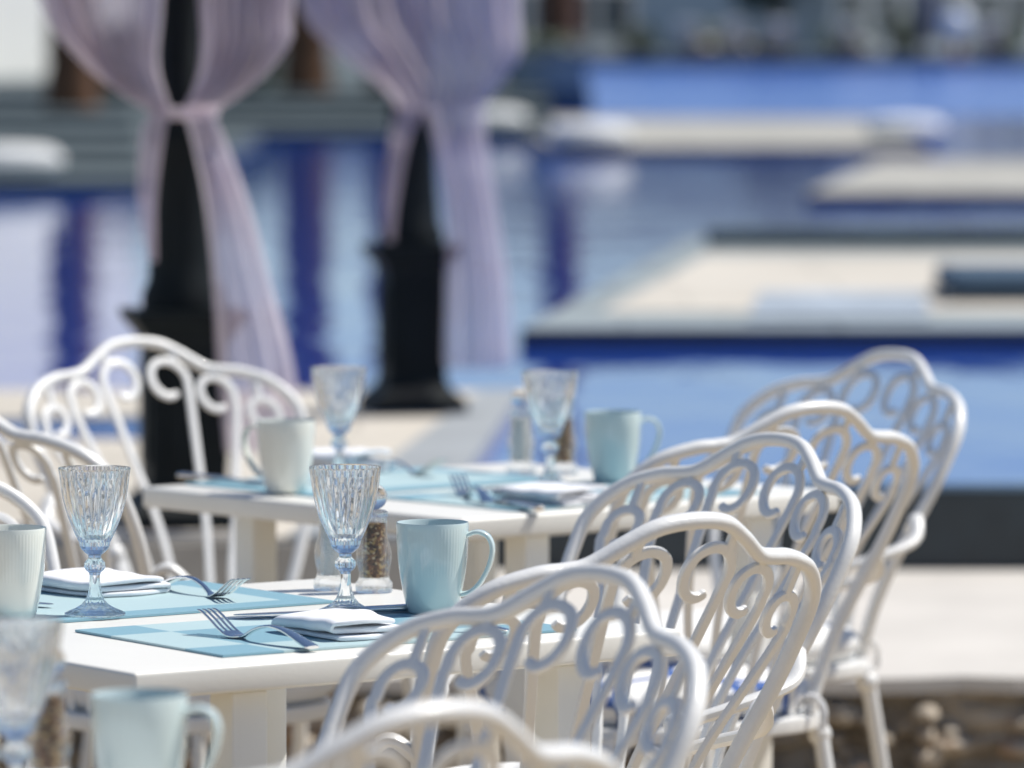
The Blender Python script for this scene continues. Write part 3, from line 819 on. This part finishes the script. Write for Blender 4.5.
make_post("dark cast iron post with the nearer lilac curtain tied round it, behind the left chair", (pA.x, pA.y, ZD))
make_post("dark cast iron post on a moulded pedestal, draped with the further lilac curtain", (pB.x, pB.y, ZD))
# beam that carries both curtains, out of sight above
mb = MB()
d = (pB - pA); d.z = 0; L = d.length
mb.box(-0.4, L + 0.4, -0.05, 0.05, 2.0, 2.12)
bm_ = mb.build("gazebo_beam", M['iron'], smooth=False); bm_.location = (pA.x, pA.y, ZD + 0.002); bm_.rotation_euler = (0, 0, math.atan2(d.y, d.x))
tag(bm_, "dark iron beam across the tops of the two draped posts", "beam")

def curtain(dist, tail_rows, name, label, pleats, seed, dy=-0.03, groups=None):
    """rows: (py, px_left, px_right, depth of folds). Each group is one hanging width of the same curtain."""
    mb = MB(); rnd = random.Random(seed)
    for rows in groups:
        n = 72; grid = []
        rr = spline([Vector((a, b, c)) for a, b, c, _ in rows], 6); dd = spline([Vector((q[3], 0, 0)) for q in rows], 6)
        p1, p2 = rnd.uniform(0, 6), rnd.uniform(0, 6)
        for q, dp in zip(rr, dd):
            z = HC - (q.x - YH) * dist / F
            row = []
            for i in range(n + 1):
                t = i / n
                x = ((q.y + (q.z - q.y) * t) - 512) / F * dist
                fold = math.sin(t * pleats * 2 * PI + p1 + 0.6 * math.sin(q.x * 0.012)) + 0.5 * math.sin(t * pleats * 4.6 * PI + p2 + z * 2)
                y = dy + dp.x * fold - 0.05 * math.sin(PI * t) * (1 if dp.x > 0.01 else 0.3)
                row.append((x, dist + y, z))
            grid.append(row)
        m = len(grid); vs = [p for r in grid for p in r]
        fs = [(j * (n + 1) + i, j * (n + 1) + i + 1, (j + 1) * (n + 1) + i + 1, (j + 1) * (n + 1) + i) for j in range(m - 1) for i in range(n)]
        mb.add(vs, fs)
    return mb
ztop = lambda dist: YH - (ZD + 2.0 - HC) * F / dist
tA = ztop(11.36)
cu = thing("curtain", "sheer lilac curtain gathered and tied round the nearer dark post, bright where sunlit", "curtain", (0, 0, 0), 0, "tied lilac curtains")
curtain(11.30, None, "", "", 7, 1, -0.06, groups=[
    [(tA, 20, 175, 0.035), (-150, 15, 172, 0.035), (0, 40, 165, 0.03), (60, 80, 160, 0.022), (95, 125, 168, 0.012), (112, 152, 176, 0.006)],
    [(tA, 190, 330, 0.035), (-150, 195, 325, 0.035), (0, 202, 297, 0.03), (40, 204, 294, 0.028), (75, 200, 268, 0.02), (100, 190, 236, 0.012), (114, 178, 212, 0.006)],
]).build("drape", M['sheer'], cu)
curtain(11.30, None, "", "", 4, 2, -0.06, groups=[
    [(114, 150, 172, 0.006), (135, 142, 166, 0.008), (200, 140, 158, 0.01), (260, 150, 158, 0.006)],
    [(114, 186, 216, 0.006), (140, 194, 228, 0.009), (200, 206, 250, 0.016), (280, 214, 272, 0.02), (360, 218, 294, 0.024), (450, 226, 306, 0.026)],
]).build("tail", M['sheer'], cu)
mb = MB(); zt = HC - (113 - YH) * 11.3 / F; xt = (184 - 512) / F * 11.3
mb.lathe([(0.062, -0.012), (0.068, -0.006), (0.068, 0.006), (0.062, 0.012), (0.056, 0.006), (0.056, -0.006), (0.062, -0.012)], 32, xt, pA.y, zt, closed=False)
mb.build("tieback", M['sheer'], cu)
dB = pB.y - 0.02
tB = ztop(dB)
cu = thing("curtain", "sheer lilac curtain gathered on the further dark post, its tail hanging down the right side", "curtain", (0, 0, 0), 0, "tied lilac curtains")
curtain(dB, None, "", "", 9, 5, -0.07, groups=[
    [(tB, 285, 530, 0.04), (-150, 288, 528, 0.04), (0, 300, 520, 0.035), (50, 335, 522, 0.03), (85, 380, 500, 0.02), (108, 398, 482, 0.012)],
]).build("drape", M['sheer'], cu)
curtain(dB, None, "", "", 4, 6, -0.07, groups=[
    [(106, 398, 425, 0.01), (140, 390, 410, 0.01), (200, 384, 398, 0.008), (240, 386, 394, 0.005)],
    [(106, 424, 484, 0.01), (140, 434, 487, 0.014), (200, 446, 496, 0.02), (280, 446, 508, 0.025), (350, 444, 513, 0.028), (366, 446, 510, 0.028)],
]).build("tail", M['sheer'], cu)

# ------------------------------------------------------------------ far things
def leaf_cloud(mb, c, rad, n, size, rnd):
    for _ in range(n):
        while True:
            p = Vector((rnd.uniform(-1, 1), rnd.uniform(-1, 1), rnd.uniform(-1, 1)))
            if 0.35 < p.length < 1 + rnd.uniform(-.15, .1): break
        p = Vector((p.x * rad[0], p.y * rad[1], p.z * rad[2])) + Vector(c)
        a = Vector((rnd.gauss(0, 1), rnd.gauss(0, 1), rnd.gauss(0, 1))).normalized(); b = a.orthogonal().normalized()
        s_ = size * rnd.uniform(0.6, 1.4)
        mb.add([p - a * s_, p + b * s_ * 0.5, p + a * s_, p - b * s_ * 0.5], [(0, 1, 2, 3)])
def palm(px, dist, z0, h, r, label):
    x = (px - 512) / F * dist; rnd = random.Random(int(px))
    t = thing("palm_tree", label, "palm tree", (x, dist, z0), 0, "palms on the far banks")
    prof = [(r * 1.15, 0), (r * 1.08, 0.2)]
    for k in range(1, 60):
        z = 0.2 + (h - 0.2) * k / 60; prof.append((r * (1.0 + (0.07 if k % 2 else -0.05)) * (1 - 0.25 * k / 60), z))
    mb = MB(); mb.lathe(prof, 20); mb.build("trunk", M['palm_bark'], t)
    mb = MB()
    for k in range(22):
        a = k * 2.4; el = rnd.uniform(-0.2, 1.0); Lf = rnd.uniform(2.2, 3.0)
        pts = []
        for j in range(9):
            s_ = j / 8; pts.append(Vector((math.cos(a) * Lf * s_ * math.cos(el * (1 - s_ * .6)), math.sin(a) * Lf * s_ * math.cos(el * (1 - s_ * .6)), h + Lf * s_ * math.sin(el) - 1.5 * s_ * s_)))
        side = Vector((-math.sin(a), math.cos(a), 0))
        for j in range(1, 9):
            for sg in (-1, 1):
                p = pts[j]; d_ = (pts[j] - pts[j - 1]).normalized(); ln = 0.55 * (1 - 0.6 * abs(j / 8 - 0.45))
                for e in (0.0, 0.5):
                    q = pts[j - 1].lerp(pts[j], e)
                    mb.add([q, q + d_ * 0.07, q + side * sg * ln + d_ * 0.3 - Vector((0, 0, 0.18))], [(0, 1, 2)])
    mb.build("crown", M['leaf_palm'], t, smooth=False)
palm(72, 50.5, 0.655, 6.5, 0.22, "brown palm trunk on the stepped bank, left of the nearer curtain")
palm(306, 64, 0.655, 7.0, 0.27, "brown palm trunk between the two curtains")
palm(390, 64.5, 0.655, 7.0, 0.24, "brown palm trunk half hidden behind the further curtain")
palm(560, 66.5, 0.655, 6.5, 0.23, "brown palm trunk right of the further curtain at the top edge")

def building(px0, px1, dist, z0, h, depth, mat, label, wins, rot=0):
    x0, x1 = (px0 - 512) / F * dist, (px1 - 512) / F * dist
    t = thing("villa", label, "building", ((x0 + x1) / 2, dist, z0), R(rot)); hw = (x1 - x0) / 2
    MB().box(-hw, hw, 0, depth, 0, h).build("wall", mat, t, smooth=False)
    MB().box(-hw - 0.15, hw + 0.15, -0.15, depth + 0.15, h + 0.002, h + 0.2).build("roof", mat, t, smooth=False)
    for k in range(wins):
        wx = -hw + (k + 0.5) * 2 * hw / wins
        for st in range(max(1, int(h // 3))):
            f = MB().box(wx - 0.6, wx + 0.6, -0.03, -0.003, 0.5 + st * 3, 0.5 + st * 3 + 1.7).build("window", M['wall_white'], t, smooth=False)
            MB().box(wx - 0.52, wx + 0.52, -0.045, -0.033, 0.58 + st * 3, 0.5 + st * 3 + 1.62).build("pane", M['window'], f, smooth=False)
building(-40 - 470, -40 + 470, 78, 0.66, 5.5, 3, M['wall_white'], "white rendered villa at the top left corner, behind the palm", 3, 72)
building(470, 760, 190, 0.6, 3.6, 10, M['wall_grey'], "long grey low building at the top behind the far pool", 7, 32)
building(790, 1150, 182, 0.6, 3.9, 10, M['wall_grey'], "grey low building with dark windows at the top right corner", 8, 38)
building(150, 470, 150.2, 0.67, 3.4, 10, M['wall_grey'], "grey low building behind the two lilac curtains", 9, 30)

rnd = random.Random(11)
t = thing("planter", "long grey stone planter of low plants in front of the right palm trunk", "planter", (0.42, 65.2, 0.665))
MB().box(-0.45, 0.45, -0.3, 0.3, 0, 0.42).build("box", M['rim_stone'], t, smooth=False)
MB().box(-0.5, 0.5, -0.35, 0.35, 0.422, 0.47).build("rim", M['light_bank'], t, smooth=False)
mb = MB(); leaf_cloud(mb, (0, 0, 0.52), (0.45, 0.25, 0.12), 160, 0.07, rnd); mb.build("foliage", M['leaf_mid'], t, smooth=False)
def shrub(px, dist, z0, rx, rz_, label, mat, n=420):
    x = (px - 512) / F * dist
    t = thing("shrub", label, "shrub", (x, dist, z0), 0, "shrubs along the far garden")
    mb = MB(); leaf_cloud(mb, (0, 0, rz_ * 0.95), (rx, rx * 0.8, rz_), n, 0.11, rnd); mb.build("foliage", mat, t, smooth=False)
    mb = MB(); mb.tube([(0, 0, 0), (0.02, 0, rz_ * 0.5), (0.0, 0.02, rz_ * 1.2)], 0.05, 7); mb.build("stem", M['bark'], t)
places = ["right of the further curtain", "beside the top palm trunk", "left of the grey building's middle", "before the long grey building", "behind the pale loungers", "before the right hand building", "near the navy parasol", "at the top right corner",
          "left of the nearer post", "behind the nearer curtain"]
for k, (px, dist, z0, rx, rz_) in enumerate([(528, 70, .66, 0.35, 0.30), (552, 70.5, .66, 0.3, 0.3), (640, 156, .6, 0.6, 0.45), (705, 158, .6, 0.7, 0.5), (770, 160, .6, 0.6, 0.4), (845, 158, .6, 0.8, 0.5), (905, 159, .6, 0.6, 0.6), (1000, 157, .6, 0.8, 0.5), (120, 60, .655, 0.5, 0.4), (240, 66, .655, 0.5, 0.4)]):
    shrub(px, dist, z0, rx, rz_, ["dark", "mid green", "olive"][k % 3] + " leafy shrub " + places[k], [M['leaf_dark'], M['leaf_mid']][k % 2])

def make_lounger():
    t = thing("sun_lounger", "lounger", "sun lounger")
    mb = MB(); mb.box(-0.33, 0.33, -0.95, 0.95, 0.26, 0.32); mb.build("frame", M['wood'], t, bevel=0.006)
    for x in (-0.29, 0.29):
        for y in (-0.8, 0.75):
            MB().box(x - 0.03, x + 0.03, y - 0.03, y + 0.03, 0, 0.258).build("leg", M['wood'], t, smooth=False)
    mb = MB(); mb.box(-0.31, 0.31, -0.93, 0.25, 0.322, 0.42); mb.build("mattress", M['white_canvas'], t, bevel=0.03)
    mb = MB(); c, s_ = math.cos(R(48)), math.sin(R(48))
    for q in (0,):
        vs = []
        for x in (-0.31, 0.31):
            for a, b in ((0, 0), (0.75, 0), (0.75, 0.09), (0, 0.09)):
                vs.append((x, 0.26 + a * c - b * s_, 0.33 + a * s_ + b * c))
        mb.add(vs, [(0, 1, 2, 3), (7, 6, 5, 4), (0, 4, 5, 1), (1, 5, 6, 2), (2, 6, 7, 3), (3, 7, 4, 0)])
    mb.build("backrest", M['white_canvas'], t, bevel=0.02)
    return t
lp = make_lounger()
lspots = [(695, 152.5, .6, 160, "white sun lounger before the long grey building, bright against its shrubs"), (735, 153, .6, 170, "white sun lounger second from the left on the far bank"), (775, 152.5, .6, 185, "white sun lounger in the middle of the far bank"), (850, 153, .6, 165, "white sun lounger left of the navy parasol"), (985, 152.5, .6, 190, "white sun lounger right of the globe lamp")]
for i, (px, dist, z, rz, lab) in enumerate(lspots):
    loc = ((px - 512) / F * dist, dist, z + 0.005)
    if i == 0: put(lp, loc, rz, lab, "white sun loungers round the pools")
    else: dup(lp, loc, R(rz), lab, "white sun loungers round the pools")

def make_pouf():
    t = thing("pouf", "pouf", "pouf")
    mb = MB(); prof = [(r_ * 0.78, z * 0.8) for r_, z in [(0.02, 0.0), (0.36, 0.0), (0.44, 0.05), (0.46, 0.11), (0.43, 0.18), (0.34, 0.225), (0.15, 0.24), (0.01, 0.242)]]
    mb.lathe(prof, 32, rf=lambda r_, z, a, j: r_ * (1 + 0.03 * math.sin(a * 3)))
    mb.build("cushion", M['white_canvas'], t)
    mb = MB(); mb.lathe([(0.357, 0.082), (0.366, 0.086), (0.366, 0.090), (0.357, 0.094)], 32, rf=lambda r_, z, a, j: r_ * (1 + 0.03 * math.sin(a * 3)), closed=False); mb.build("piping", M['white_canvas'], t)
    return t
pf = make_pouf()
for i, (px, dist, z, rz, lab) in enumerate([(590, 47, ZI, 10, "white pouf at the left end of the cream walkway"), (905, 50, ZI, 50, "white pouf at the right end of the cream walkway"), (8, 37, .42, 95, "white pouf at the far left on the stepped bank"),
        (490, 53.4, .43, 85, "white pouf on the bank just right of the further curtain")]):
    loc = ((px - 512) / F * dist, dist, z + 0.004)
    if i == 0: put(pf, loc, rz, lab, "white poufs by the pools")
    else: dup(pf, loc, R(rz), lab, "white poufs by the pools")
# slate blue daybed on the big platform
c = P(968, 303, ZI + 0.005)
t = thing("daybed", "low slate blue daybed at the right edge on the large pool platform", "daybed", (c.x + 0.6, c.y + 0.5, ZI + 0.006))
MB().box(-0.66, 0.66, -0.5, 0.42, 0.0, 0.03).build("frame", M['slate'], t, smooth=False)
mb = MB(); mb.box(-0.65, 0.65, -0.49, 0.41, 0.032, 0.105); mb.build("mattress", M['grey_blue'], t, bevel=0.02)
shadow_pts = [P(748, 318, ZI + 0.01), P(930, 318, ZI + 0.01), P(925, 292, ZI + 0.01), P(760, 292, ZI + 0.01)]  # thin slab coloured to imitate a shadow lying on the platform
o = MB().prism([(p.x, p.y) for p in shadow_pts], ZI + 0.006, ZI + 0.014).build("painted_shadow", simple("grey_blue_shadow", (0.33, 0.38, 0.44), 0.95, 0.25, 3), smooth=False)
tag(o, "grey blue slab painted as a shadow on the large pool platform beside the daybed", "painted_shadow")
# navy parasol, lamp
x = (928 - 512) / F * 151.5
t = thing("parasol", "closed navy parasol on the far bank at the top right", "parasol", (x, 151.5, 0.6))
MB().lathe([(0.25, 0), (0.25, 0.05), (0.04, 0.06), (0.03, 0.1), (0.03, 2.6)], 16).build("pole", M['wood'], t)
MB().lathe([(0.10, 0.35), (0.2, 0.4), (0.24, 0.9), (0.2, 1.6), (0.1, 2.3), (0.02, 2.65)], 20, rf=lambda r, z, a, j: r * (1 + 0.12 * math.sin(a * 8))).build("canopy", M['navy'], t)
x = (955 - 512) / F * 151.2
t = thing("garden_lamp", "white globe lamp on a brown post beside the navy parasol", "lamp", (x, 151.2, 0.6))
MB().lathe([(0.2, 0), (0.2, 0.04), (0.14, 0.08), (0.13, 0.5), (0.16, 0.54), (0.10, 0.57)], 16).build("lamp_post", M['pot'], t)
mb = MB(); mb.ball((0, 0, 0.95), 0.38, 12); mb.build("globe", M['globe'], t)

def tree(px, dist, h, label, mat):
    x = (px - 512) / F * dist; rn = random.Random(int(px * 3))
    t = thing("broadleaf_tree", label, "tree", (x, dist, 0.6), 0, "trees behind the far buildings")
    mb = MB(); mb.tube(spline([(0, 0, 0), (0.1, 0, h * .25), (-0.1, 0.1, h * .6)], 6), 0.22, 10)
    for k in range(5):
        a = k * 1.3; mb.tube([(0, 0, h * .35), (math.cos(a) * h * .2, math.sin(a) * h * .2, h * .65)], 0.09, 7)
    mb.build("trunk", M['bark'], t)
    mb = MB()
    for k in range(14):
        leaf_cloud(mb, (rn.uniform(-.25, .25) * h, rn.uniform(-.2, .2) * h, h * rn.uniform(.4, .9)), (h * .14, h * .14, h * .1), 110, 0.2, rn)
    mb.build("crown", mat, t, smooth=False)
for px, dist, h, lab in ((775, 178, 4.2, "dark tree in the gap between the two far grey buildings"),):
    tree(px, dist, h, lab + " with a loose leafy crown", M['leaf_dark'])
